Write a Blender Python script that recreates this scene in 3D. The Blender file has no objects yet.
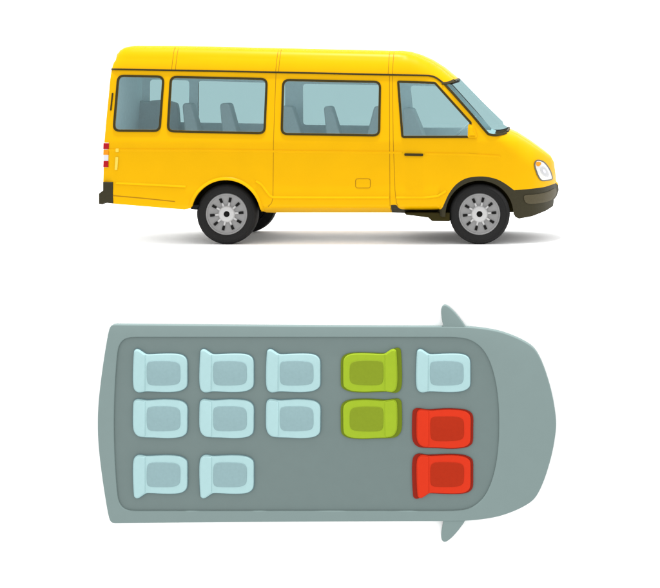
import bpy, bmesh, math, random
from mathutils import Vector, Matrix
from mathutils.geometry import delaunay_2d_cdt

random.seed(4)
C = bpy.context.scene.collection
sc = bpy.context.scene
S = 0.0122                 # metres per unit of the drawing
D = 22.0                   # camera distance from the near side of the minibus
CX, CY, GY = 520.0, 80.0, 245.0
X0 = 330.0

# ------------------------------------------------------------------ materials
def lin(c):
    c /= 255.0
    return c / 12.92 if c <= 0.04045 else ((c + 0.055) / 1.055) ** 2.4

def mat(name, rgb, gain=1.0, rough=0.5, var=0.03, scale=30.0, bump=0.0, bscale=200.0, spec=0.5, metal=0.0, coat=0.0):
    m = bpy.data.materials.new(name); m.use_nodes = True
    nt = m.node_tree; b = nt.nodes['Principled BSDF']
    col = [min(0.95, lin(c) * gain) for c in rgb]
    tc = nt.nodes.new('ShaderNodeTexCoord')
    nz = nt.nodes.new('ShaderNodeTexNoise'); nz.inputs['Scale'].default_value = scale; nz.inputs['Detail'].default_value = 4
    nt.links.new(tc.outputs['Object'], nz.inputs['Vector'])
    rp = nt.nodes.new('ShaderNodeValToRGB')
    rp.color_ramp.elements[0].position = 0.3; rp.color_ramp.elements[1].position = 0.7
    rp.color_ramp.elements[0].color = [c * (1 - var) for c in col] + [1]
    rp.color_ramp.elements[1].color = [min(0.97, c * (1 + var)) for c in col] + [1]
    nt.links.new(nz.outputs['Fac'], rp.inputs['Fac'])
    nt.links.new(rp.outputs['Color'], b.inputs['Base Color'])
    b.inputs['Roughness'].default_value = rough
    b.inputs['Specular IOR Level'].default_value = spec
    b.inputs['Metallic'].default_value = metal
    b.inputs['Coat Weight'].default_value = coat
    if bump:
        n2 = nt.nodes.new('ShaderNodeTexNoise'); n2.inputs['Scale'].default_value = bscale
        nt.links.new(tc.outputs['Object'], n2.inputs['Vector'])
        bp = nt.nodes.new('ShaderNodeBump'); bp.inputs['Strength'].default_value = bump; bp.inputs['Distance'].default_value = 0.01
        nt.links.new(n2.outputs['Fac'], bp.inputs['Height']); nt.links.new(bp.outputs['Normal'], b.inputs['Normal'])
    return m

def glass(name, tint, refl=0.03):
    m = bpy.data.materials.new(name); m.use_nodes = True
    nt = m.node_tree; nt.nodes.clear()
    out = nt.nodes.new('ShaderNodeOutputMaterial')
    tr = nt.nodes.new('ShaderNodeBsdfTransparent'); tr.inputs['Color'].default_value = (*tint, 1)
    gl = nt.nodes.new('ShaderNodeBsdfGlossy'); gl.inputs['Roughness'].default_value = 0.06
    mx = nt.nodes.new('ShaderNodeMixShader')
    mx.inputs['Fac'].default_value = refl
    nt.links.new(tr.outputs[0], mx.inputs[1]); nt.links.new(gl.outputs[0], mx.inputs[2])
    nt.links.new(mx.outputs[0], out.inputs['Surface'])
    return m

M = {}
M['white'] = mat('white_board', (247, 247, 247), 1.0, 0.8, 0.01, 2.0, spec=0.1)
VG = 0.57                  # the set is lit about a stop over, so that the white ground burns out
M['yellow'] = mat('yellow_paint', (252, 191, 0), VG, 0.34, 0.02, 3.0, spec=0.05)
M['seam'] = mat('panel_gap_yellow', (182, 132, 5), VG, 0.6, spec=0.1)
M['rubber'] = mat('seal_rubber', (62, 54, 22), VG, 0.5, spec=0.1)
M['plastic'] = mat('bumper_plastic', (60, 56, 38), VG, 0.5, 0.06, 40, 0.05, 300, spec=0.1)
M['plastic_pale'] = mat('bumper_pale_plastic', (90, 83, 62), VG, 0.5, 0.05, 40, spec=0.1)
M['under'] = mat('wheel_arch_liner', (52, 46, 14), VG, 0.9, spec=0.1)
M['floorpan'] = mat('pale_bounce_underside', (225, 225, 222), 1.0, 0.9, spec=0.1)  # unseen underside, made pale to bounce light into the shadow beneath
M['tyre'] = mat('tyre_rubber', (36, 36, 36), VG, 0.75, 0.08, 60, 0.08, 150, spec=0.1)
M['rim'] = mat('rim_metal', (150, 150, 150), VG * 1.05, 0.45, 0.03, 20, spec=0.2)
M['rim_pale'] = mat('rim_pale_metal', (196, 196, 196), VG * 1.1, 0.4, 0.03, 20, spec=0.2)
M['black'] = mat('black_plastic', (16, 16, 15), VG, 0.6, spec=0.1)
M['lining'] = mat('interior_grey', (215, 226, 229), 1.08, 0.9, 0.03, 20, spec=0.1)
M['seatgrey'] = mat('interior_seat_cloth', (212, 224, 227), 0.74, 0.9, 0.04, 40, 0.1, 200, spec=0.1)
M['glass'] = glass('windscreen_glass', (0.47, 0.59, 0.60))
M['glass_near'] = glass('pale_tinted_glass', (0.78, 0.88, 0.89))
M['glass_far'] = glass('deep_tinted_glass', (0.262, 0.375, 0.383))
M['red_lens'] = mat('red_lens', (190, 5, 25), VG, 0.25, 0.04, spec=0.15)
M['orange_lens'] = mat('orange_lens', (255, 160, 20), VG, 0.25, 0.04, spec=0.15)
M['white_lens'] = mat('white_lens', (238, 238, 246), VG, 0.25, 0.02, spec=0.2)
M['lamp_glass'] = mat('headlamp_lens', (236, 236, 232), VG, 0.15, 0.05, 25, spec=0.4)
M['bowl'] = mat('reflector_silver', (206, 207, 208), VG, 0.3, 0.06, 60, spec=0.3)
M['bezel'] = mat('headlamp_bezel', (112, 108, 92), VG, 0.4, spec=0.2)
M['glint'] = mat('pale_yellow_glint', (255, 226, 90), VG, 0.35, spec=0.15)  # colour of the painted highlight glints on the rear quarter
PG = 0.56
M['plan_rim'] = mat('plan_shell_grey', (146, 166, 164), PG, 0.6, 0.01, 6, 0.02, 120, spec=0.1)
M['plan_floor'] = mat('plan_floor_grey', (127, 144, 142), PG * 1.05, 0.75, 0.012, 8, 0.03, 120, spec=0.1)
M['blue'] = mat('pale_blue_vinyl', (190, 228, 230), PG * 1.04, 0.6, 0.02, 14, 0.03, 160, spec=0.1)
M['blue_pad'] = mat('blue_grey_cloth', (158, 190, 194), PG * 1.05, 0.8, 0.03, 30, 0.08, 220, spec=0.1)
M['blue_edge'] = mat('blue_grey_edge_shade', (120, 148, 154), PG, 0.7, 0.02, 14, spec=0.1)  # soft shade around the blue seats, painted as a darker rim
M['green'] = mat('lime_vinyl', (176, 206, 46), PG, 0.6, 0.02, 14, 0.03, 160, spec=0.1)
M['green_pad'] = mat('olive_cloth', (149, 170, 42), PG, 0.8, 0.03, 30, 0.08, 220, spec=0.1)
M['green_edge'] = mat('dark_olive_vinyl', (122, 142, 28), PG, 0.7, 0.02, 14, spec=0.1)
M['red'] = mat('orange_red_vinyl', (236, 58, 24), PG * 1.05, 0.6, 0.02, 14, 0.03, 160, spec=0.1)
M['red_pad'] = mat('brick_red_cloth', (194, 50, 20), PG * 1.05, 0.8, 0.03, 30, 0.08, 220, spec=0.1)
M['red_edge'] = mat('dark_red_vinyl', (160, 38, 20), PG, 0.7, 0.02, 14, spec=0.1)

# ------------------------------------------------------------------ helpers
def empty(name, loc, label, cat, group=None):
    o = bpy.data.objects.new(name, None); C.objects.link(o)
    o.location = loc; o.empty_display_size = 0.2
    o['label'] = label; o['category'] = cat
    if group: o['group'] = group
    return o

def mesh_obj(name, verts, faces, mats, parent=None, smooth=True, sharp=35, fmat=None, origin=(0, 0, 0), normals=None):
    """one mesh object; verts in world metres, origin = location of the thing's root"""
    me = bpy.data.meshes.new(name)
    ox, oy, oz = origin
    me.from_pydata([(v[0] - ox, v[1] - oy, v[2] - oz) for v in verts], [], faces)
    if not isinstance(mats, (list, tuple)): mats = [mats]
    for m in mats: me.materials.append(m)
    if fmat:
        for p, k in zip(me.polygons, fmat): p.material_index = k
    me.validate()
    if smooth:
        for p in me.polygons: p.use_smooth = True
        if normals is not None:
            me.normals_split_custom_set_from_vertices(normals)
        else:
            me.set_sharp_from_angle(angle=math.radians(sharp))
    me.update()
    o = bpy.data.objects.new(name, me); C.objects.link(o)
    if parent: o.parent = parent
    return o

def recalc(o):
    bm = bmesh.new(); bm.from_mesh(o.data); bmesh.ops.recalc_face_normals(bm, faces=bm.faces); bm.to_mesh(o.data); bm.free()
    return o

def interp(pts, x):
    if x <= pts[0][0]: return pts[0][1]
    for (a, ya), (b, yb) in zip(pts, pts[1:]):
        if x <= b: return ya + (yb - ya) * (x - a) / (b - a) if b > a else yb
    return pts[-1][1]

def densify(pts, step=3.0, closed=True):
    out = []; n = len(pts)
    for i in range(n if closed else n - 1):
        a, b = pts[i], pts[(i + 1) % n]
        L = math.hypot(b[0] - a[0], b[1] - a[1]); k = max(1, int(math.ceil(L / step)))
        for j in range(k):
            t = j / k; out.append((a[0] + (b[0] - a[0]) * t, a[1] + (b[1] - a[1]) * t))
    if not closed: out.append(pts[-1])
    return out

def spline(pts, sub=4, closed=True):
    n = len(pts); out = []
    for i in range(n if closed else n - 1):
        g = (lambda k: pts[k % n]) if closed else (lambda k: pts[max(0, min(n - 1, k))])
        p0, p1, p2, p3 = g(i - 1), g(i), g(i + 1), g(i + 2)
        for j in range(sub):
            t = j / sub
            out.append(tuple(0.5 * ((2 * p1[c]) + (-p0[c] + p2[c]) * t + (2 * p0[c] - 5 * p1[c] + 4 * p2[c] - p3[c]) * t * t
                                    + (-p0[c] + 3 * p1[c] - 3 * p2[c] + p3[c]) * t ** 3) for c in (0, 1)))
    if not closed: out.append(pts[-1])
    return out

def area(p): return 0.5 * sum(p[i - 1][0] * p[i][1] - p[i][0] * p[i - 1][1] for i in range(len(p)))

def rounded(pts, r, n=5):
    """polygon with rounded corners; r a number or a list"""
    out = []; N = len(pts)
    for i in range(N):
        rr = r[i] if isinstance(r, (list, tuple)) else r
        p, a, b = Vector(pts[i]), Vector(pts[i - 1]), Vector(pts[(i + 1) % N])
        if rr <= 0: out.append(tuple(p)); continue
        u, v = (a - p).normalized(), (b - p).normalized()
        ang = u.angle(v); t = min(rr / math.tan(ang / 2), (a - p).length * .49, (b - p).length * .49)
        A, B = p + u * t, p + v * t
        for k in range(n + 1):
            f = k / n; out.append(tuple((1 - f) ** 2 * A + 2 * f * (1 - f) * p + f * f * B))
    return out

def offset(poly, d):
    """move the outline inwards by d"""
    sg = 1 if area(poly) > 0 else -1; n = len(poly); out = []
    for i in range(n):
        a, p, b = Vector(poly[i - 1]), Vector(poly[i]), Vector(poly[(i + 1) % n])
        e1, e2 = (p - a), (b - p)
        if e1.length < 1e-6: e1 = e2
        if e2.length < 1e-6: e2 = e1
        e1.normalize(); e2.normalize()
        n1 = Vector((-e1.y, e1.x)) * sg; n2 = Vector((-e2.y, e2.x)) * sg
        m = (n1 + n2)
        if m.length < 1e-4: m = n1
        m.normalize(); c = max(0.55, m.dot(n1))
        out.append(tuple(p + m * d / c))
    return out

def inside(poly, x, y):
    c = False; j = len(poly) - 1
    for i in range(len(poly)):
        xi, yi = poly[i]; xj, yj = poly[j]
        if (yi > y) != (yj > y) and x < (xj - xi) * (y - yi) / (yj - yi) + xi: c = not c
        j = i
    return c

def cdt(loops, extra=()):
    vs, es = [], []
    for L in loops:
        k = len(vs); vs += [Vector(p) for p in L]; es += [(k + i, k + (i + 1) % len(L)) for i in range(len(L))]
    vs += [Vector(p) for p in extra]
    r = delaunay_2d_cdt(vs, es, [], 0, 1e-5)
    return [tuple(v) for v in r[0]], [tuple(f) for f in r[2]]

def cen(vs, f): return (sum(vs[i][0] for i in f) / len(f), sum(vs[i][1] for i in f) / len(f))

# ================================================================== THE YELLOW MINIBUS
HALF = 85.0
YC = HALF                       # depth of its centre line, in drawing units behind the near side
ROOT = ((330 - X0) * S, YC * S, 0.0)

roof_line = [(104, 150), (108.3, 69), (109.3, 60), (111, 54), (114, 50), (118.5, 47.2), (124, 46.2), (170, 46.6), (276, 49), (388, 51.6), (398, 51.5),
             (407, 52.8), (417, 55.8), (428, 60.8), (440, 68.3), (453, 79), (455, 81), (480, 106.5), (502, 128), (509, 132.4),
             (517, 135.8), (530, 144), (545, 154.8), (551.5, 160), (554.6, 166), (556, 176), (557, 186), (559.2, 189)]
def ztop(x): return interp(roof_line[2:], x)
Wp = [(98, 79), (103, 80), (106, 82.5), (110, 84.4), (115, 85), (440, 85), (465, 84.3), (490, 81.5), (510, 77), (525, 71.5), (535, 66), (543, 57.5),
      (549, 48), (554, 37), (557, 28), (560, 18), (564, 12)]
def smooth_W(x):
    return sum(interp(Wp, x + d) for d in (-3, -1.5, 0, 1.5, 3)) / 5
def dripy(x): return interp([(108, 69.2), (276, 72.3), (388, 75), (427, 75.6), (433, 76.6), (438, 79), (444, 83.5)], x)
def hw(x, y):
    w = smooth_W(x)
    if y < 142:
        t = min(1.2, (142 - y) / 70.0); w -= 10.5 * t ** 1.05
    r = interp([(100, 23), (390, 23), (440, 20), (470, 17), (505, 18), (530, 26), (560, 24)], x)
    k = interp([(100, .20), (390, .20), (440, .22), (470, .20), (505, .20), (530, .26), (560, .10)], x)
    d = max(0.0, y - ztop(x))
    if d < r:
        q = (r - d) / r; w *= 1 - k * (1 - math.sqrt(max(0, 1 - q * q)))
    if x < 440 and y > 203:
        w -= 5.5 * min(1.6, (y - 203) / 9.0) ** 2 + (max(0, y - 207.6) * 1.5 if x > 262 else 0)
    elif x < 440 and y > 186:
        w += 0.6 * math.sin((y - 186) / 17 * math.pi)
    return w
def SP(x, y, side, off=0.0):
    """a point of the bodywork: x, y in drawing units, side -1 near, +1 far"""
    return ((x - X0) * S, (YC + side * (hw(x, y) + off)) * S, (GY - y) * S)
def SN(x, y, side):
    e = 0.4
    tx = Vector(SP(x + e, y, side)) - Vector(SP(x - e, y, side)); ty = Vector(SP(x, y + e, side)) - Vector(SP(x, y - e, side))
    n = tx.cross(ty).normalized()
    return n if n.y * side > 0 else -n

def arc(cx, cy, r, a0, a1, n=26): return [(cx + r * math.cos(math.radians(a0 + (a1 - a0) * i / n)), cy - r * math.sin(math.radians(a0 + (a1 - a0) * i / n))) for i in range(n + 1)]
RW, FW = (225.8, 214.8), (479.4, 214.8)
# closed side outline, tagged by what the strip across the vehicle is made of
segs = [('body', roof_line[1:16]), ('screen', roof_line[16:19]), ('body', roof_line[19:27]),
        ('bumper', [(559.2, 189), (559.6, 195), (557.5, 200.5), (554.5, 203.5), (554, 209.5), (547, 213), (532, 217.7), (519, 219.6), (515.5, 218)]),
        ('arch_f', [(513.6, 215)] + arc(FW[0], FW[1], 34, 1, 181) + [(445.2, 217), (431, 216.6)]), ('pan', [(406, 214.4), (391, 214), (330, 214), (272, 214), (264, 213.6)]), ('arch_r', arc(RW[0], RW[1], 35, 5, 166) + [(190, 208.6)]), ('pan', [(184, 209.8), (170, 208.7), (113, 203.8), (104, 203)]),
        ('body', [(102.2, 200), (102, 182), (102.6, 165), (103.2, 145), (104.6, 122), (106.6, 95)])]
outline, otag = [], []
flat = [(p, t) for t, L in segs for p in L]
for i in range(len(flat)):
    (a, t), (b, _) = flat[i], flat[(i + 1) % len(flat)]
    L = math.hypot(b[0] - a[0], b[1] - a[1]); k = max(1, int(math.ceil(L / 3.0)))
    for j in range(k):
        outline.append((a[0] + (b[0] - a[0]) * j / k, a[1] + (b[1] - a[1]) * j / k)); otag.append(t)

win_polys = {
    'rear': rounded([(115.3, 74.8), (162.6, 75.8), (160.2, 131.9), (112.3, 131.6)], 7),
    'second': rounded([(168.2, 75.9), (266.4, 78.2), (265.2, 134.3), (166.6, 132.2)], 7),
    'third': rounded([(281.2, 79.1), (380.3, 81.1), (379.9, 136.4), (280.6, 134.9)], 7),
    'cab': rounded([(396.6, 80.8), (434.8, 82.0), (471.5, 122.5), (469.5, 137.8), (401.6, 137.9)], [2, 4, 2, 2, 3]),
}
win_in = {k: densify(offset(p, 2.1), 3) for k, p in win_polys.items()}
screen_poly = [(443.5, 83.6), (453, 79), (455, 81), (480, 106.5), (502, 128), (509, 132.4), (503, 134.6), (496, 135.8), (488, 135)]
flare_outer = spline([(390.8, 205), (396.2, 205), (398.5, 208), (403, 209.9), (420, 210.6), (436, 210), (441.5, 208.6), (444.5, 203), (449, 193.5), (456, 184.5), (465, 178.8), (475, 176.8),
                      (486, 176.9), (497, 179.6), (506, 184.6), (514, 190.8)], 3, closed=False)
flare_poly = flare_outer + [(514.8, 203), (515.5, 219)] + [(480, 230), (440, 225), (390.8, 222)]
bumper_poly = [(514, 190.8), (530, 189.9), (545, 188.8), (556, 186.6), (562, 186), (566, 225), (515.5, 225), (514.8, 203)]
slide_poly = [(275.2, 76)] + [(388.6, 77.5), (389.6, 140), (390, 216), (268, 216), (272, 200), (273.5, 140)]
cab_poly = [(392, 78), (427, 78.4), (433, 79.6), (440, 84), (475, 122), (478, 138), (474, 160), (468, 177.5), (444, 203), (436, 209), (400, 208), (397, 200), (393.6, 150)]
drip = [(108, 69.2), (276, 72.3), (388, 75), (427, 75.6)]

extra = []
x = 104.0
while x < 560:
    zt = ztop(x)
    for d in (.5, 1.3, 2.5, 4, 6, 8.5, 11, 14, 17.5, 21, 25):
        extra.append((x, zt + d))
    y = math.ceil((zt + 29) / 4) * 4
    while y < 220:
        extra.append((x + .013 * (y % 7), y)); y += 4
    x += 4 if x < 516 else 1.6
extra = [p for p in extra if inside(outline, *p)]
loops = [outline] + [densify(win_polys[k], 3) for k in win_polys] + [win_in[k] for k in win_in]
loops += [densify(p, 3) for p in (screen_poly, slide_poly, cab_poly)]
vs, fs = cdt(loops + [densify(flare_poly, 3), densify(bumper_poly, 3)], extra)
regions = {'body': [], 'roof': [], 'screen': [], 'flare': [], 'bumper': [], 'slide': [], 'cab': []}
for f in fs:
    c = cen(vs, f)
    if not inside(outline, *c): continue
    if any(inside(win_in[k], *c) for k in win_in): continue
    if inside(screen_poly, *c): r = 'screen'
    elif inside(bumper_poly, *c): r = 'bumper'
    elif inside(flare_poly, *c): r = 'flare'
    elif inside(slide_poly, *c): r = 'slide'
    elif inside(cab_poly, *c): r = 'cab'
    else: r = 'body'
    regions[r].append(f)

van = empty('minibus', ROOT, 'yellow high roofed minibus with dark bumpers, standing in side view on the white ground', 'minibus')

def region_mesh(rs, sides, strip=None):
    V, F, N = [], [], []
    for side in sides:
        idx = {}
        for r in rs:
            for f in regions[r]:
                g = []
                for i in f:
                    if i not in idx:
                        idx[i] = len(V); V.append(SP(*vs[i], side)); N.append(SN(*vs[i], side))
                    g.append(idx[i])
                a, b, c = (Vector(V[k]) for k in g[:3])
                if (b - a).cross(c - a).y * side < 0: g.reverse()
                F.append(g)
    if strip:
        n = len(outline); NS = 14
        P = []; SNm = []
        ctr = Vector((325, 140))
        for i in range(n):
            a, b = outline[i - 1], outline[(i + 1) % n]
            t = Vector((b[0] - a[0], b[1] - a[1])).normalized(); nn = Vector((t.y, -t.x))     # outward (image y grows downwards)
            SNm.append(nn)
        rows = {}
        for i in range(n):
            if otag[i] not in strip and otag[i - 1] not in strip: continue
            h = hw(*outline[i]); row = []
            bul = {'body': 2.2, 'screen': 3.0, 'bumper': 1.5, 'arch_f': 0, 'arch_r': 0, 'pan': 0}[otag[i]]
            if outline[i][0] > 500 and otag[i] not in ('arch_f', 'arch_r', 'pan'): bul = 1.0
            for k in range(NS + 1):
                q = -1 + 2 * k / NS; yy = q * h
                bx, by = outline[i][0] + SNm[i].x * bul * (1 - q * q), outline[i][1] + SNm[i].y * bul * (1 - q * q)
                row.append(len(V)); V.append(((bx - X0) * S, (YC + yy) * S, (GY - by) * S))
                e = q * 0.75
                nv = Vector((SNm[i].x, 0, -SNm[i].y)) + Vector((0, e * abs(e) * .9 if otag[i] not in ('arch_f', 'arch_r', 'pan') else 0, 0)); N.append(nv.normalized())
            rows[i] = row
        for i in range(n):
            j = (i + 1) % n
            if otag[i] in strip and i in rows and j in rows:
                for k in range(NS):
                    F.append([rows[i][k], rows[i][k + 1], rows[j][k + 1], rows[j][k]])
    for g in F:
        a, b, c = (Vector(V[k]) for k in (g[0], g[1], g[2]))
        nn = (b - a).cross(c - a)
        if len(g) == 4 and nn.length < 1e-12: nn = (c - a).cross(Vector(V[g[3]]) - a)
        if sum((nn.dot(N[k]) for k in g)) < 0: g.reverse()
    return V, F, N

V, F, N = region_mesh(['body'], (-1, 1), ('body',))
body = mesh_obj('body', V, F, M['yellow'], van, origin=ROOT, normals=N)
for side in (-1, 1):
    V, F, N = region_mesh(['slide'], (side,)); sd = mesh_obj('sliding_door' if side < 0 else 'side_panel', V, F, M['yellow'], van, origin=ROOT, normals=N)
    V, F, N = region_mesh(['cab'], (side,)); cd = mesh_obj('cab_door', V, F, M['yellow'], van, origin=ROOT, normals=N)
    if side < 0: cab_door, slide_door = cd, sd
V, F, N = region_mesh(['screen'], (-1, 1), ('screen',)); windscreen = mesh_obj('windscreen', V, F, M['glass'], van, origin=ROOT, sharp=180)
for side in (-1, 1):
    V, F, N = region_mesh(['flare'], (side,)); mesh_obj('wheel_arch_trim', V, F, M['plastic'], van, origin=ROOT, normals=N)
V, F, N = region_mesh(['bumper'], (-1, 1), ('bumper',)); fbump = mesh_obj('front_bumper', V, F, M['plastic'], van, origin=ROOT, normals=N)
V, F, N = region_mesh([], (), ('pan',)); mesh_obj('underbody', V, F, M['floorpan'], van, origin=ROOT, normals=N)
for tag_, wc, r, a0, a1 in (('arch_f', FW, 34, 1, 181), ('arch_r', RW, 35, 5, 166)):
    V, F, N = region_mesh([], (), (tag_,))
    for d in (26, 2 * YC - 26):
        k = len(V); A = arc(wc[0], wc[1], r + .2, a0, a1)
        V += [((x - X0) * S, d * S, (GY - y) * S) for x, y in A]; F.append(list(range(k, k + len(A))))
    mesh_obj('wheel_arch_liner', V, F, M['under'], van, origin=ROOT, sharp=40)

def ribbon(name, pts, width, m, parent, side=-1, prof=None, h=0.6, closed=False, step=2.0):
    prof = prof or [(-1, -.4), (-1, h * .7), (-.7, h), (.7, h), (1, h * .7), (1, -.4)]
    P = densify(pts, step, closed); n = len(P); V, F = [], []
    for i in range(n):
        a = P[i - 1] if (closed or i) else P[i]; b = P[(i + 1) % n] if (closed or i < n - 1) else P[i]
        t = Vector((b[0] - a[0], b[1] - a[1])).normalized(); nn = Vector((-t.y, t.x))
        for (q, hh) in prof:
            V.append(SP(P[i][0] + nn.x * q * width / 2, P[i][1] + nn.y * q * width / 2, side, hh))
    k = len(prof)
    for i in range(n if closed else n - 1):
        for j in range(k - 1):
            a, b = i * k + j, ((i + 1) % n) * k + j; F.append([a, a + 1, b + 1, b])
    if not closed: F += [list(range(k)), list(range((n - 1) * k, n * k))]
    return recalc(mesh_obj(name, V, F, m, parent, origin=ROOT))

def patch(name, poly, m, parent, side=-1, off=0.8, holes=(), step=2.5, skirt=True, round_edge=0.0):
    P = densify(poly, step); H = [densify(h, step) for h in holes]
    xs = [p[0] for p in P]; ys = [p[1] for p in P]; ex = []
    x = min(xs) + step
    while x < max(xs):
        y = min(ys) + step
        while y < max(ys):
            if inside(P, x, y): ex.append((x + .01 * (y % 3), y + .011 * (x % 5)))
            y += step
        x += step
    inner = offset(P, round_edge) if round_edge else None
    vv, ff = cdt([P] + H + ([inner] if inner else []), ex)
    V, F = [], []
    for v in vv:
        o = off
        if inner and not inside(inner, *v): o = off - round_edge * .6
        V.append(SP(v[0], v[1], side, o))
    for f in ff:
        c = cen(vv, f)
        if inside(P, *c) and not any(inside(h, *c) for h in H):
            g = list(f); a, b, c = (Vector(V[k]) for k in g[:3])
            if (b - a).cross(c - a).y * side < 0: g.reverse()
            F.append(g)
    if skirt:
        for L in [P] + H:
            k = len(V); n = len(L); o0 = off - (round_edge * .6 if L is P else 0)
            for p in L: V += [SP(p[0], p[1], side, o0), SP(p[0], p[1], side, -1.5)]
            for i in range(n): F.append([k + 2 * i, k + 2 * i + 1, k + 2 * ((i + 1) % n) + 1, k + 2 * ((i + 1) % n)])
    return mesh_obj(name, V, F, m, parent, origin=ROOT)

def prism(name, poly, y0, y1, m, parent, bev=1.0, origin=ROOT, corner=None):
    """a side-view outline carried across the vehicle from depth y0 to y1, its edges rounded"""
    P = densify(rounded(poly, corner) if corner else poly, 4); V, F = [], []; n = len(P)
    lay = []
    for k in range(4): a = k / 3 * math.pi / 2; lay.append((bev * (1 - math.sin(a)), y0 + bev * (1 - math.cos(a))))
    for k in range(4): a = k / 3 * math.pi / 2; lay.append((bev * (1 - math.cos(a)), y1 - bev * (1 - math.sin(a))))
    for d, yy in lay:
        for p in (offset(P, d) if d > 1e-6 else P): V.append(((p[0] - X0) * S, yy * S, (GY - p[1]) * S))
    for r in range(len(lay) - 1):
        for i in range(n): F.append([r * n + i, r * n + (i + 1) % n, (r + 1) * n + (i + 1) % n, (r + 1) * n + i])
    F += [list(range(n)), list(range((len(lay) - 1) * n, len(lay) * n))]
    return recalc(mesh_obj(name, V, F, m, parent, origin=origin))

for side in (-1, 1):
    for k, p in win_polys.items():
        par = van
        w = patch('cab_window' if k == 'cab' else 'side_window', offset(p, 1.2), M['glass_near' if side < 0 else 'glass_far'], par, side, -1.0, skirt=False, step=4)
        patch('window_seal', offset(p, -0.2), M['rubber'], w, side, 0.9, holes=[offset(p, 2.0)], step=1.6)
    # windscreen surround
    ribbon('screen_seal', spline([(443.5, 83.2), (458, 99.3), (473, 116.3), (486, 131.8), (489.5, 134.6), (496, 135.4), (502, 134.4), (506.8, 132.9)], 4, False), 2.3, M['rubber'], windscreen, side, h=1.0)
    ribbon('roof_visor', spline([(441.5, 83.4), (446, 83.2), (450, 82.2), (454, 80.8)], 5, False), 2.8, M['rubber'], windscreen, side, h=1.4)
    ribbon('drip_rail', spline([(108, 69.2), (150, 69.9), (276, 72.3), (388, 74.8), (424, 75.4), (430, 75.9), (435, 77.4), (440, 80.8), (443.8, 84)], 4, False), 1.7, M['rubber'], body, side, h=1.2)
    # gaps between panels
    for pts in ([(170.6, 47), (169.6, 69.5)], [(174.4, 47.2), (173.4, 69.6)], [(275.4, 49.4), (274.2, 72)], [(278.2, 49.6), (277.2, 72)],
                [(388, 52), (387.4, 74.5)], [(392.4, 51.9), (391.8, 74.6)], [(274.6, 73), (273.5, 140), (273, 198), (271.6, 203), (268, 207)], [(388.8, 76), (389.6, 140), (390, 205), (390.1, 213)],
                [(391.8, 76), (393.2, 140), (395, 190), (396.4, 203), (398.2, 206.6)]):
        ribbon('panel_gap', pts, 0.55, M['seam'], body, side, h=0.12)
    # pressed creases: a slope that faces up and a small undercut
    ridge = [(1, -.3), (1, 1.1), (.4, 1.0), (-1, -.1)]; groove = [(-1, -.2), (-1, .45), (0, .75), (1, .45), (1, -.2)]
    up = ridge if True else None
    for pts, wd in (([(104, 150.4), (200, 150.6), (300, 152), (400, 153), (402, 153)], 2.4), ([(425, 154), (470, 155), (500, 157)], 2.2)):
        ribbon('body_crease', pts, wd, M['yellow'], body, side, prof=[(-1, -.3), (-1, .8), (-.5, .8), (1, -.1)])
    for pts in (spline([(256, 181), (262, 185), (268, 193), (272, 196.6), (280, 197.2), (330, 197.4), (389, 197.4)], 4, False), [(396, 197.4), (425, 197.4), (438, 196), (446, 191)],
                [(116, 183), (150, 184.6), (186, 186.4)]):
        ribbon('body_crease', pts if pts[0][0] < pts[-1][0] else pts[::-1], 2.2, M['yellow'], body, side, prof=ridge)
    ribbon('sill_groove', [(113, 195.6), (140, 198), (175, 201.6)], 0.9, M['seam'], body, side, h=0.2)
    ribbon('arch_lip', arc(RW[0], RW[1], 36.4, 166, 8), 3.4, M['yellow'], body, side, prof=[(-1, -.2), (-.3, 1.2), (.6, 1.7), (1, 1.2), (1, -2)])
    # small fittings and painted glints
    patch('door_handle', rounded([(404.4, 153.3), (423.2, 153.7), (423.2, 156.2), (404.4, 155.8)], 1), M['rubber'], van if side > 0 else cab_door, side, 1.8, step=1.5)
    patch('rear_hinge', [(110.2, 93), (111.6, 93), (110.2, 110.6), (108.8, 110.6)], M['rubber'], van, side, 1.0, step=1.5)
    if side < 0:
        ribbon('fuel_flap', densify(rounded([(355.6, 178.8), (370.4, 178.8), (370.4, 188), (355.6, 188)], 2.5), 1.5), 0.7, M['seam'], slide_door, side, h=0.2, closed=True)
    patch('side_glint', rounded([(115.6, 157), (118.4, 157), (117.4, 170), (114.8, 170)], .8), M['glint'], van, side, .9, step=1.5)  # highlight glints painted as small pale plates
    patch('side_glint', rounded([(115.8, 148.6), (118.8, 148.6), (118.8, 152.2), (115.8, 152.2)], .8), M['glint'], van, side, 1.1, step=1.5)
    # head lamp
    hp = spline([(534.6, 163.5), (536.5, 161.2), (540, 161), (544.6, 163), (549, 168), (552.2, 174), (553.8, 180), (552.8, 182.4), (546, 182.9), (541.4, 182.2), (538.2, 178), (535.8, 172), (534.4, 167)], 3)
    hl = patch('headlight', hp, M['bezel'], van, side, 0.9, step=1.3)
    patch('lens', offset(hp, 1.3), M['lamp_glass'], hl, side, 1.7, step=1.2, round_edge=.6)
    patch('reflector_bowl', spline([(540.4, 169.4), (543, 167.6), (546, 169.4), (548.6, 173.6), (549.6, 177.6), (547.6, 178.8), (543.6, 176.6), (541, 173)], 3), M['bowl'], hl, side, 2.0, step=1.0, round_edge=.4)
    patch('bulb', spline([(543.2, 170.6), (545, 171), (546.4, 173.4), (545.6, 175), (544, 174), (542.8, 172)], 3), M['white_lens'], hl, side, 2.3, step=.8)
    patch('indicator', spline([(536.2, 163.4), (538.5, 162.6), (541.6, 163.8), (540.8, 166.2), (538.6, 167.4), (536.6, 166.4)], 3), M['orange_lens'], hl, side, 2.1, step=1.0)
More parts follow.
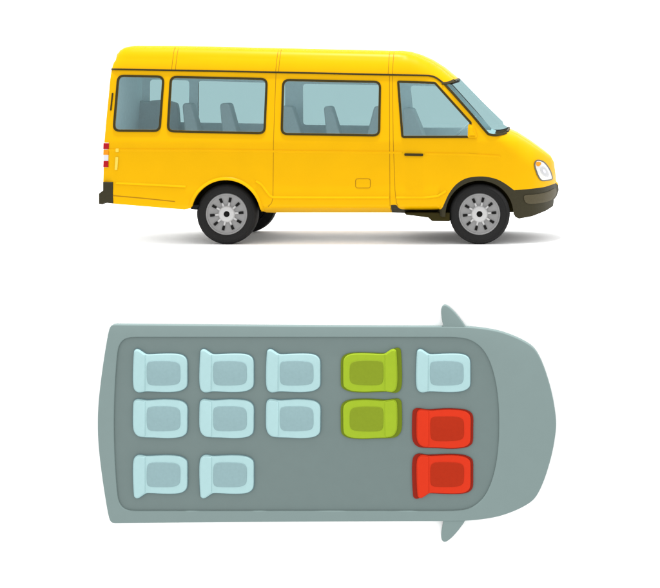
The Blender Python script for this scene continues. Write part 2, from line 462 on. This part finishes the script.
    # pale fog lamp panel
    patch('bumper_panel', spline([(524, 197.4), (527, 196), (536, 195.6), (548, 194), (555, 191.6), (557.6, 193), (557.6, 197.4), (554.6, 201.6), (548, 204), (536, 205), (527.5, 204.4), (524.6, 201.4)], 3), M['plastic_pale'], fbump, side, 1.2, step=1.5, round_edge=.5)
    # tail lamps wrap round the rear corner
    y0, y1 = (YC - HALF + .9, YC - HALF + 14) if side < 0 else (YC + HALF - 14, YC + HALF - .9)
    tl = prism('tail_light', [(103.3, 142.8), (108.4, 142.8), (107.8, 167.4), (102.9, 167.4)], y0 + .4, y1 - .4, M['white_lens'], van, .5)
    for (ya, yb, mm, nm) in ((143.2, 149.2, 'red_lens', 'brake_lens'), (149.6, 155, 'orange_lens', 'indicator'), (161, 167.3, 'red_lens', 'rear_lens')):
        prism(nm, [(103, ya), (108.7 - (ya - 143) * .03, ya), (108.7 - (yb - 143) * .03, yb), (102.8, yb)], y0, y1, M[mm], tl, .6)
    # mirror on the door
    patch('side_mirror', rounded([(468, 123.4), (473.6, 126), (477.6, 138), (467.6, 138)], 2), M['yellow'], van, side, 2.6, step=1.0, round_edge=1.6)

# rubber across the vehicle above and below the windscreen
for (px_, py_, rr) in ((454.0, 80.9, 1.15), (506.8, 132.0, 0.95)):
    V, F = [], []; h = hw(px_, py_ + .6) - .2; NS = 30
    for i in range(NS + 1):
        q = -1 + 2 * i / NS; b = 2.6 * (1 - q * q)
        for j in range(8):
            a = 2 * math.pi * j / 8
            V.append(((px_ + .7 * b + rr * math.cos(a) - X0) * S, (YC + q * h) * S, (GY - py_ + .7 * b + rr * math.sin(a)) * S))
    for i in range(NS):
        for j in range(8): F.append([i * 8 + j, i * 8 + (j + 1) % 8, (i + 1) * 8 + (j + 1) % 8, (i + 1) * 8 + j])
    F += [list(range(8)), list(range(NS * 8, NS * 8 + 8))]
    recalc(mesh_obj('cross_seal', V, F, M['rubber'], windscreen, origin=ROOT))
prism('rear_bumper', [(103, 182), (113, 182), (113.2, 203.6), (104.4, 202.8), (102.6, 204.4), (98.8, 204), (98.8, 193.6), (103, 190.4)], -1.0, YC + HALF + 1, M['plastic'], van, 1.0)
for y0 in (1.5, 142):
    prism('side_step', [(404, 213), (449.5, 213), (449.5, 221.6), (432, 221.4), (428, 217.8), (406, 215)], y0, y0 + 26, M['under'], van, .8)
    prism('mud_flap', [(189, 205), (199, 205), (196, 210), (190.4, 209.4)], y0 + 1, y0 + 24, M['black'], van, .6)
mesh_axle = []

# ---- wheels
def lathe(prof, n=72):
    V, F = [], []
    for i in range(n):
        a = 2 * math.pi * i / n
        for (r, y) in prof: V.append((r * math.cos(a) * S, y * S, r * math.sin(a) * S))
    k = len(prof)
    for i in range(n):
        for j in range(k - 1):
            a, b = i * k + j, ((i + 1) % n) * k + j; F.append([a, a + 1, b + 1, b])
    return V, F
def boxes(r0, r1, w0, w1, y0, y1, n, a0):
    V, F = [], []
    for i in range(n):
        a = math.radians(a0) + 2 * math.pi * i / n; c, s = math.cos(a), math.sin(a); k = len(V)
        for y in (y0, y1):
            for (r, w) in ((r0, -w0), (r1, -w1), (r1, w1), (r0, w0)):
                V.append(((r * c - w * s) * S, y * S, (r * s + w * c) * S))
        F += [[k + 0, k + 1, k + 2, k + 3], [k + 4, k + 7, k + 6, k + 5]] + [[k + q, k + 4 + q, k + 4 + (q + 1) % 4, k + (q + 1) % 4] for q in range(4)]
    return V, F
def join(parts):
    V, F, K = [], [], []
    for (v, f), m in parts:
        k = len(V); V += v; F += [[i + k for i in g] for g in f]; K += [m] * len(f)
    return V, F, K
V, F = lathe([(0.01, 8), (19.5, 8), (19.5, 18), (0.01, 18)], 40)
wheel0 = recalc(mesh_obj('wheel', V, F, M['black'], van))
V, F = lathe([(20.3, 4), (20.5, 2.4), (21.4, 1.0), (23, .35), (25.3, 0), (27.0, .5), (27.4, .25), (28.6, .9), (29.7, 2.6), (30.3, 5), (30.5, 8), (30.5, 14), (30.3, 17), (29.3, 20), (26, 21.5), (20.3, 20)], 96)
ty = recalc(mesh_obj('tyre', V, F, M['tyre'], wheel0))
V, F, K = join([(lathe([(20.9, 3.5), (20.9, 1.8), (20.3, 1.1), (19.5, 1.3), (19.0, 2.4), (17.5, 3.0), (9.4, 4.0), (8.6, 3.2), (7.6, 2.6)], 96), 0),
                (boxes(12.3, 16.7, 1.15, 1.35, 2.3, 6, 10, 5), 1), (boxes(6.5, 11.6, 1.1, .75, 2.9, 6, 10, 5), 2)])
rm = recalc(mesh_obj('rim', V, F, [M['rim'], M['black'], M['rim_pale']], wheel0, fmat=K))
V, F, K = join([(lathe([(8.2, 5), (8.0, 2.6), (7.2, 1.7), (4.6, 1.2), (3.1, 1.5), (2.9, 2.6)], 48), 0), (lathe([(3.1, 2.6), (1.7, 2.3), (1.3, 1.4), (.01, 1.2)], 32), 1)])
hc = recalc(mesh_obj('hub_cap', V, F, [M['rim_pale'], M['black']], wheel0, fmat=K))
lp = lambda x, y, d: ((x - X0) * S - ROOT[0], d * S - ROOT[1], (GY - y) * S - ROOT[2])
wheel0.location = lp(RW[0], GY - 30.5, 3.0)
for (cx, d, rz) in ((FW[0], 3.0, 0), (RW[0], 2 * YC - 3.0, math.pi), (FW[0], 2 * YC - 3.0, math.pi)):
    w = wheel0.copy(); C.objects.link(w); w.parent = van; w.location = lp(cx, GY - 30.5, d); w.rotation_euler = (0, 0, rz)
    for ch in (ty, rm, hc):
        q = ch.copy(); C.objects.link(q); q.parent = w
for cx in (RW[0], FW[0]):
    V, F = lathe([(.01, 20), (3.2, 20), (3.2, 150), (.01, 150)], 20)
    ax = recalc(mesh_obj('axle', V, F, M['black'], van)); ax.location = lp(cx, GY - 30.5, 0)

# ---- interior
LO = [(110.5, 74), (150, 74.8), (276, 76.8), (388, 78.6), (430, 79), (446.2, 85.6), (489, 133), (494, 135), (487, 150), (470, 174), (110.5, 176), (106.5, 140)]
LOd = densify(LO, 6)
far_open = [rounded([(118, 79.5), (160.5, 80.4), (158.4, 126), (114.6, 126)], 4), rounded([(170, 81), (264.6, 83.6), (263.4, 128), (169, 126.6)], 4),
            rounded([(284, 84), (378.6, 86), (378.2, 130), (283.4, 129)], 4), rounded([(401, 86), (433.5, 87), (470, 126), (469, 132), (405, 132)], 3)]
V, F = [], []
for side in (-1, 1):
    hs = [densify(offset(p, -.5), 3) for p in win_polys.values()] if side < 0 else [densify(p, 3) for p in far_open]
    ex = [(x + .02 * (y % 5), y) for x in range(112, 486, 8) for y in range(78, 174, 6) if inside(LOd, x, y)]
    vv, ff = cdt([LOd] + hs, ex); k = len(V)
    V += [SP(v[0], v[1], side, -3.5) for v in vv]
    for f in ff:
        c = cen(vv, f)
        if inside(LOd, *c) and not any(inside(h, *c) for h in hs): F.append([i + k for i in f])
k = len(V); n = len(LOd)
for p in LOd: V += [SP(p[0], p[1], -1, -3.5), SP(p[0], p[1], 1, -3.5)]
for i in range(n):
    a, b = LOd[i], LOd[(i + 1) % n]; mx = (a[0] + b[0]) / 2; my = (a[1] + b[1]) / 2
    if mx > 443 and my < 134: continue
    F.append([k + 2 * i, k + 2 * i + 1, k + 2 * ((i + 1) % n) + 1, k + 2 * ((i + 1) % n)])
mesh_obj('interior_lining', V, F, M['lining'], van, origin=ROOT, smooth=False)
def depth_fix(pts, d):
    """a side-view outline as it really measures when it stands d units behind the near side"""
    f = (D + d * S) / D
    return [(CX + (x - CX) * f, CY + (y - CY) * f) for x, y in pts]
def cabin_seat(back, d0, d1):
    b = depth_fix(back, (d0 + d1) / 2)
    xs = [p[0] for p in b]; by = max(p[1] for p in b); x0, x1 = b[-1][0], b[-2][0]
    fwd = 1 if b[1][0] < b[-2][0] else -1
    c0, c1 = (x0, x1 + 24) if fwd > 0 else (x0 - 24, x1)
    se = prism('seat', [(c0, by), (c1, by), (c1, by + 12), (c0, by + 12)], d0, d1, M['seatgrey'], van, 2, corner=3)
    prism('backrest', b, d0, d1, M['seatgrey'], se, 1.5, corner=[4, 4, 0, 0])
    prism('pedestal', [(c0 + 6, by + 12), (c1 - 6, by + 12), (c1 - 6, 175.5), (c0 + 6, 175.5)], d0 + 6, d1 - 6, M['seatgrey'], se, 1)
cabin_seat([(184.6, 103), (193, 103), (203, 140), (187.6, 140)], 112, 140)
cabin_seat([(221.8, 103), (231, 103), (241, 140), (225, 140)], 112, 140)
cabin_seat([(281, 105.5), (293.6, 106), (305, 140), (281, 140)], 112, 140)
cabin_seat([(325, 106), (332.8, 106), (343.4, 140), (328, 140)], 112, 140)
cabin_seat([(375.4, 106), (384, 106), (384, 140), (366.4, 140)], 112, 140)
cabin_seat([(404, 107.4), (414, 108), (428, 142), (404, 142)], 100, 140)
# bench along the far wall at the back, three rounded backs
bp = depth_fix(spline([(110, 132), (110, 102), (114, 100.6), (122, 100.2), (130, 100.4), (138, 100.6), (146, 102), (150, 101), (158, 100), (166, 100.2), (171, 101.4), (176, 103), (178, 106), (179, 116), (180, 132)], 3, False), 150)
bench = prism('bench_seat', [p for p in bp], 148, 158, M['seatgrey'], van, 1)
prism('cushion', [(120, 142), (196, 142), (196, 156), (120, 156)], 126, 158, M['seatgrey'], bench, 2, corner=3)
# dashboard and steering wheel
dash = prism('dashboard', [(466, 137), (478, 133.5), (487, 134.6), (494, 137.5), (494, 158), (470, 154)], 12, 158, M['lining'], van, 2)
V, F = [], []
for i in range(40):
    a = 2 * math.pi * i / 40
    for j in range(8):
        b = 2 * math.pi * j / 8; r = 15 + 1.0 * math.cos(b)
        V.append((r * math.cos(a) * S, r * math.sin(a) * S, 1.0 * math.sin(b) * S))
for i in range(40):
    for j in range(8):
        F.append([i * 8 + j, ((i + 1) % 40) * 8 + j, ((i + 1) % 40) * 8 + (j + 1) % 8, i * 8 + (j + 1) % 8])
stw = recalc(mesh_obj('steering_wheel', V, F, M['seatgrey'], van)); stw.location = lp(463.5, 128.5, 52); stw.rotation_euler = (0, math.radians(-44), 0)

# ================================================================== THE CUTAWAY PLAN, mounted upright on the face below
YW = -0.75                        # the upright face
f0 = (D + YW - 0.11) / D
def PX(x): return (CX - X0) * S + (x - CX) * S * f0
def PZ(y): return (GY - CY) * S + (CY - y) * S * f0
PS = S * f0
def relief(name, poly, back, front, bev, m, parent, org, holes=(), hole_bev=None):
    """an outline (drawing units) standing out of the upright face from depth back to front (metres in front of it), with rounded edges"""
    V, F = [], []
    def put(p, d): V.append((PX(p[0]) - org[0], YW - d - org[1], PZ(p[1]) - org[2])); return len(V) - 1
    tops = []; nl = 5; bm_ = bev * PS
    for L, sg in [(poly, 1)] + [(h, -1) for h in holes]:
        n = len(L); rows = [[put(p, back) for p in L]]
        for k in range(nl + 1):
            a = k / nl * math.pi / 2
            Q = offset(L, sg * bev * (1 - math.cos(a)))
            rows.append([put(p, front - bm_ + bm_ * math.sin(a)) for p in Q])
        for r in range(len(rows) - 1):
            for i in range(n): F.append([rows[r][i], rows[r][(i + 1) % n], rows[r + 1][(i + 1) % n], rows[r + 1][i]])
        tops.append((Q, rows[-1]))
    vv, ff = cdt([t[0] for t in tops])
    look = {}
    for Q, row in tops:
        for p, i in zip(Q, row): look[(round(p[0], 3), round(p[1], 3))] = i
    ids = [look.get((round(v[0], 3), round(v[1], 3))) for v in vv]
    ids = [put(v, front) if i is None else i for i, v in zip(ids, vv)]
    for f in ff:
        c = cen(vv, f)
        if inside(tops[0][0], *c) and not any(inside(t[0], *c) for t in tops[1:]): F.append([ids[i] for i in f])
    return recalc(mesh_obj(name, V, F, m, parent, sharp=50))

def sym(top): return top + [(x, 848 - y) for x, y in reversed(top) if abs(y - 424) > .5]
outer = spline(sym([(97.6, 424), (98.0, 408), (99.6, 390), (102.4, 368), (105.8, 346), (108.4, 332), (110.4, 326.6), (113.6, 324.8), (122, 324.8), (160, 325.1), (220, 325.6), (300, 326.2), (400, 326.6), (450, 326.8), (466, 327.2),
                    (482, 328.6), (498, 331.4), (512, 336), (524, 341.6), (532.6, 347.4), (538, 354.5), (543, 365), (548, 379.5), (552.4, 396), (555.2, 412), (556.2, 424)]), 3)
inner = spline(sym([(113.8, 424), (114.2, 400), (115.4, 376), (117, 356), (118.6, 347), (122, 341.2), (127, 338.2), (134, 337.3), (142, 337.2), (160, 337.2), (200, 337.2), (250, 337.2), (300, 337.2), (350, 337.2), (400, 337.2), (430, 337.2), (446, 337.2), (456, 337.5), (467, 339), (477, 344), (485, 352.6), (491.4, 366), (496, 384), (498.4, 404), (499, 424)]), 3)
plan_org = (PX(327), YW, PZ(424))
plan = empty('minibus_cutaway', plan_org, 'grey open topped minibus body seen from above, mounted upright on the white wall', 'minibus plan')
relief('body_shell', outer, 0.0, 0.11, 1.0, M['plan_rim'], plan, plan_org, holes=[inner])
relief('cabin_floor', offset(inner, -1.5), 0.0, 0.088, .4, M['plan_floor'], plan, plan_org)
mir = [(443.6, 331), (443.2, 326), (441.6, 318.5), (441, 311.5), (441.8, 307.2), (444.4, 305.3), (447.6, 306.4), (452, 310), (457, 315.4), (461.6, 321.4), (464.6, 326), (466, 331)]
relief('side_mirror', spline(mir, 3), 0.02, 0.10, 1.0, M['plan_rim'], plan, plan_org)
relief('side_mirror', spline([(x, 847.6 - y) for x, y in mir], 3), 0.02, 0.10, 1.0, M['plan_rim'], plan, plan_org)

# ---- seats: three outlines (wing up, no wing, wing down), drawn for the first column
FL = 0.088
wing = [(134, 352.6), (134.7, 350.4), (136.6, 349.1), (139.2, 349.6), (142.8, 351.9), (146, 353.9), (150, 354.3), (160, 353.8), (170, 353.6), (178, 354), (183, 355.5), (186, 358.2), (187.2, 362.4), (187.3, 372), (187.2, 383.6),
        (185.8, 387.4), (182, 390), (176, 391.5), (166, 392), (155, 391.6), (146.5, 391.3), (141, 392.2), (137.4, 391.9), (134.8, 389.8), (133.5, 386), (133, 378), (133.3, 364)]
pad_w = [(150.4, 361), (160, 360.4), (171, 360.6), (177.4, 362), (180.2, 365.4), (180.7, 373), (180.3, 380.4), (177.4, 383.8), (170, 385), (158, 385.3), (150.4, 384.5), (147.6, 381.4), (147, 373), (147.4, 364)]
plain = [(133.3, 405), (134.2, 401), (137, 399.2), (142, 399.6), (147.4, 400.3), (155, 399.8), (165, 399.3), (177, 400), (183, 401.7), (186.3, 404.7), (187.4, 409.4), (187.3, 418), (187, 430.6), (184.5, 434.8), (179, 437.1),
         (168, 438), (155, 437.4), (143, 437), (138, 435.7), (134.8, 432.5), (133.2, 427), (133, 416)]
pad_p = [(x, y + 45.6) for x, y in pad_w]
def back_of(poly):
    """the backrest: the part of the seat's outline left of the cushion"""
    P = offset(spline(poly, 3), 0.9); XC = 145.4; out = []
    for i in range(len(P)):
        a, b = P[i - 1], P[i]
        if (a[0] < XC) != (b[0] < XC): t = (XC - a[0]) / (b[0] - a[0]); out.append((XC, a[1] + t * (b[1] - a[1])))
        if b[0] < XC: out.append(b)
    keep = [out[0]]
    for p in out[1:]:
        if math.hypot(p[0] - keep[-1][0], p[1] - keep[-1][1]) > .5: keep.append(p)
    return rounded(keep, [1.5 if abs(p[0] - XC) < .01 else 0 for p in keep])
SH = {'up': (wing, pad_w), 'plain': (plain, pad_p), 'down': ([(x, 847.2 - y) for x, y in wing], [(x, 847.2 - y) for x, y in pad_w])}
def make_seat(shape, colour, dx, dy, label, group, flip=False):
    outl, pad = SH[shape]
    tf = (lambda L: [(dx + (320.3 - x if flip else x), y + dy) for x, y in L])
    o2, p2, b2 = tf(outl), tf(pad), tf(back_of(outl))
    cx = sum(p[0] for p in o2) / len(o2); cy = (min(p[1] for p in o2) + max(p[1] for p in o2)) / 2
    org = (PX(cx), YW - FL, PZ(cy))
    t = empty('seat', org, label, 'seat', group)
    s2 = spline(o2, 3)
    x0, x1 = min(p[0] for p in s2), max(p[0] for p in s2); mx = (x0 + x1) / 2
    if colour == 'blue': edge = offset(s2, -0.8)  # narrow rim that carries the painted shade
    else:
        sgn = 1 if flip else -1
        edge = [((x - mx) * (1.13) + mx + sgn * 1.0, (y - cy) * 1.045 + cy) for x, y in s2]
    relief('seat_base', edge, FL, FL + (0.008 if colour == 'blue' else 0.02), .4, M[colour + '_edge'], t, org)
    relief('seat_frame', s2, FL, FL + 0.038, 1.1, M[colour], t, org)
    relief('backrest', b2, FL + 0.02, FL + 0.049, .9, M[colour], t, org)
    relief('cushion', spline(p2, 3), FL + 0.02, FL + 0.044, 0.6, M[colour + '_pad'], t, org)
    t['cx'] = cx; t['cy'] = cy
    return t
def copy_seat(src, dx, dy, label):
    r = src.copy(); C.objects.link(r)
    r.location = (src.location.x + dx * PS, src.location.y, src.location.z - dy * PS); r['label'] = label
    for ch in src.children:
        c = ch.copy(); C.objects.link(c); c.parent = r
    return r
GB = 'pale blue passenger seats'
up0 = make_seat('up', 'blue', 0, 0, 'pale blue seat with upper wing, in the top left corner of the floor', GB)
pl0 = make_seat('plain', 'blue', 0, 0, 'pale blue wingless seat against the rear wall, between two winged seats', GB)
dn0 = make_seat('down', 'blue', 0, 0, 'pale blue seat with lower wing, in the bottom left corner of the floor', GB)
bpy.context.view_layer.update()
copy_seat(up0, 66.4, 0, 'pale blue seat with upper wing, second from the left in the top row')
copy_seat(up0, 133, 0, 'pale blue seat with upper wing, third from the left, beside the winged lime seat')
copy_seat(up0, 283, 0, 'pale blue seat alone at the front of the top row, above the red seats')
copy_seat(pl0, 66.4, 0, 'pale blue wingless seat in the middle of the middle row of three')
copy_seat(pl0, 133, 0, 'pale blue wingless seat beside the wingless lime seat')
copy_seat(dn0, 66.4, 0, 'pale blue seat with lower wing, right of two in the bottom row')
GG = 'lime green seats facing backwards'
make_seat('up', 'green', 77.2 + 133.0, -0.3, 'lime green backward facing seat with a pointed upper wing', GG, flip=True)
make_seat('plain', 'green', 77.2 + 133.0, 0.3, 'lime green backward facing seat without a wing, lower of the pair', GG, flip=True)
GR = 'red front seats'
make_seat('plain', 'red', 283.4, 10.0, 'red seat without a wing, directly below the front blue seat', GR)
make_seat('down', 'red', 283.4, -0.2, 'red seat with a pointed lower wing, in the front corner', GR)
for o in list(bpy.data.objects):
    for k in ('cx', 'cy'):
        if k in o: del o[k]

# ================================================================== setting: white ground and the upright white face below it
def sheet(name, prof, x0, x1, m):
    V, F = [], []
    for (y, z) in prof: V += [(x0, y, z), (x1, y, z)]
    for i in range(len(prof) - 1): F.append([2 * i, 2 * i + 1, 2 * i + 3, 2 * i + 2])
    o = mesh_obj(name, V, F, m, None, smooth=False); o['kind'] = 'structure'; return o
edge = [(YW + .06 * (1 - math.cos(a)), -.06 + .06 * math.sin(a)) for a in [k / 6 * math.pi / 2 for k in range(7)]]
sheet('ground', [(y, z) for y, z in edge] + [(2, 0), (12, 0), (60, 0)], -60, 60, M['white'])
sheet('wall', [(YW, -12), (YW, -6), (YW, -.06)], -60, 60, M['white'])

# ================================================================== light
w = bpy.data.worlds.new('World'); sc.world = w; w.use_nodes = True
bg = w.node_tree.nodes['Background']; bg.inputs['Color'].default_value = (1, 1, 1, 1); bg.inputs['Strength'].default_value = 1.66
def lamp(name, loc, target, size, power):
    l = bpy.data.lights.new(name, 'AREA'); l.shape = 'DISK'; l.size = size; l.energy = power
    o = bpy.data.objects.new(name, l); C.objects.link(o); o.location = loc
    o.rotation_euler = (Vector(target) - Vector(loc)).to_track_quat('-Z', 'Y').to_euler()
    return o
lamp('softbox', (0.0, -1.0, 40.0), (0, 1.0, 0.5), 3.0, 23000)

# ================================================================== camera: level, square to the scene, with a shifted lens
cam = bpy.data.cameras.new('camera'); co = bpy.data.objects.new('camera', cam); C.objects.link(co)
co.location = ((CX - X0) * S, -D, (GY - CY) * S); co.rotation_euler = (math.radians(90), 0, 0)
cam.sensor_width = 36; cam.sensor_fit = 'HORIZONTAL'; cam.lens = 36 * D / (660 * S)
cam.shift_x = (330 - CX) / 660; cam.shift_y = -(294 - CY) / 660
cam.clip_start = 0.1; cam.clip_end = 300
sc.camera = co
sc.view_settings.view_transform = 'Standard'; sc.view_settings.look = 'None'
sc.view_settings.exposure = 0; sc.view_settings.gamma = 1
sc.cycles.transparent_max_bounces = 16
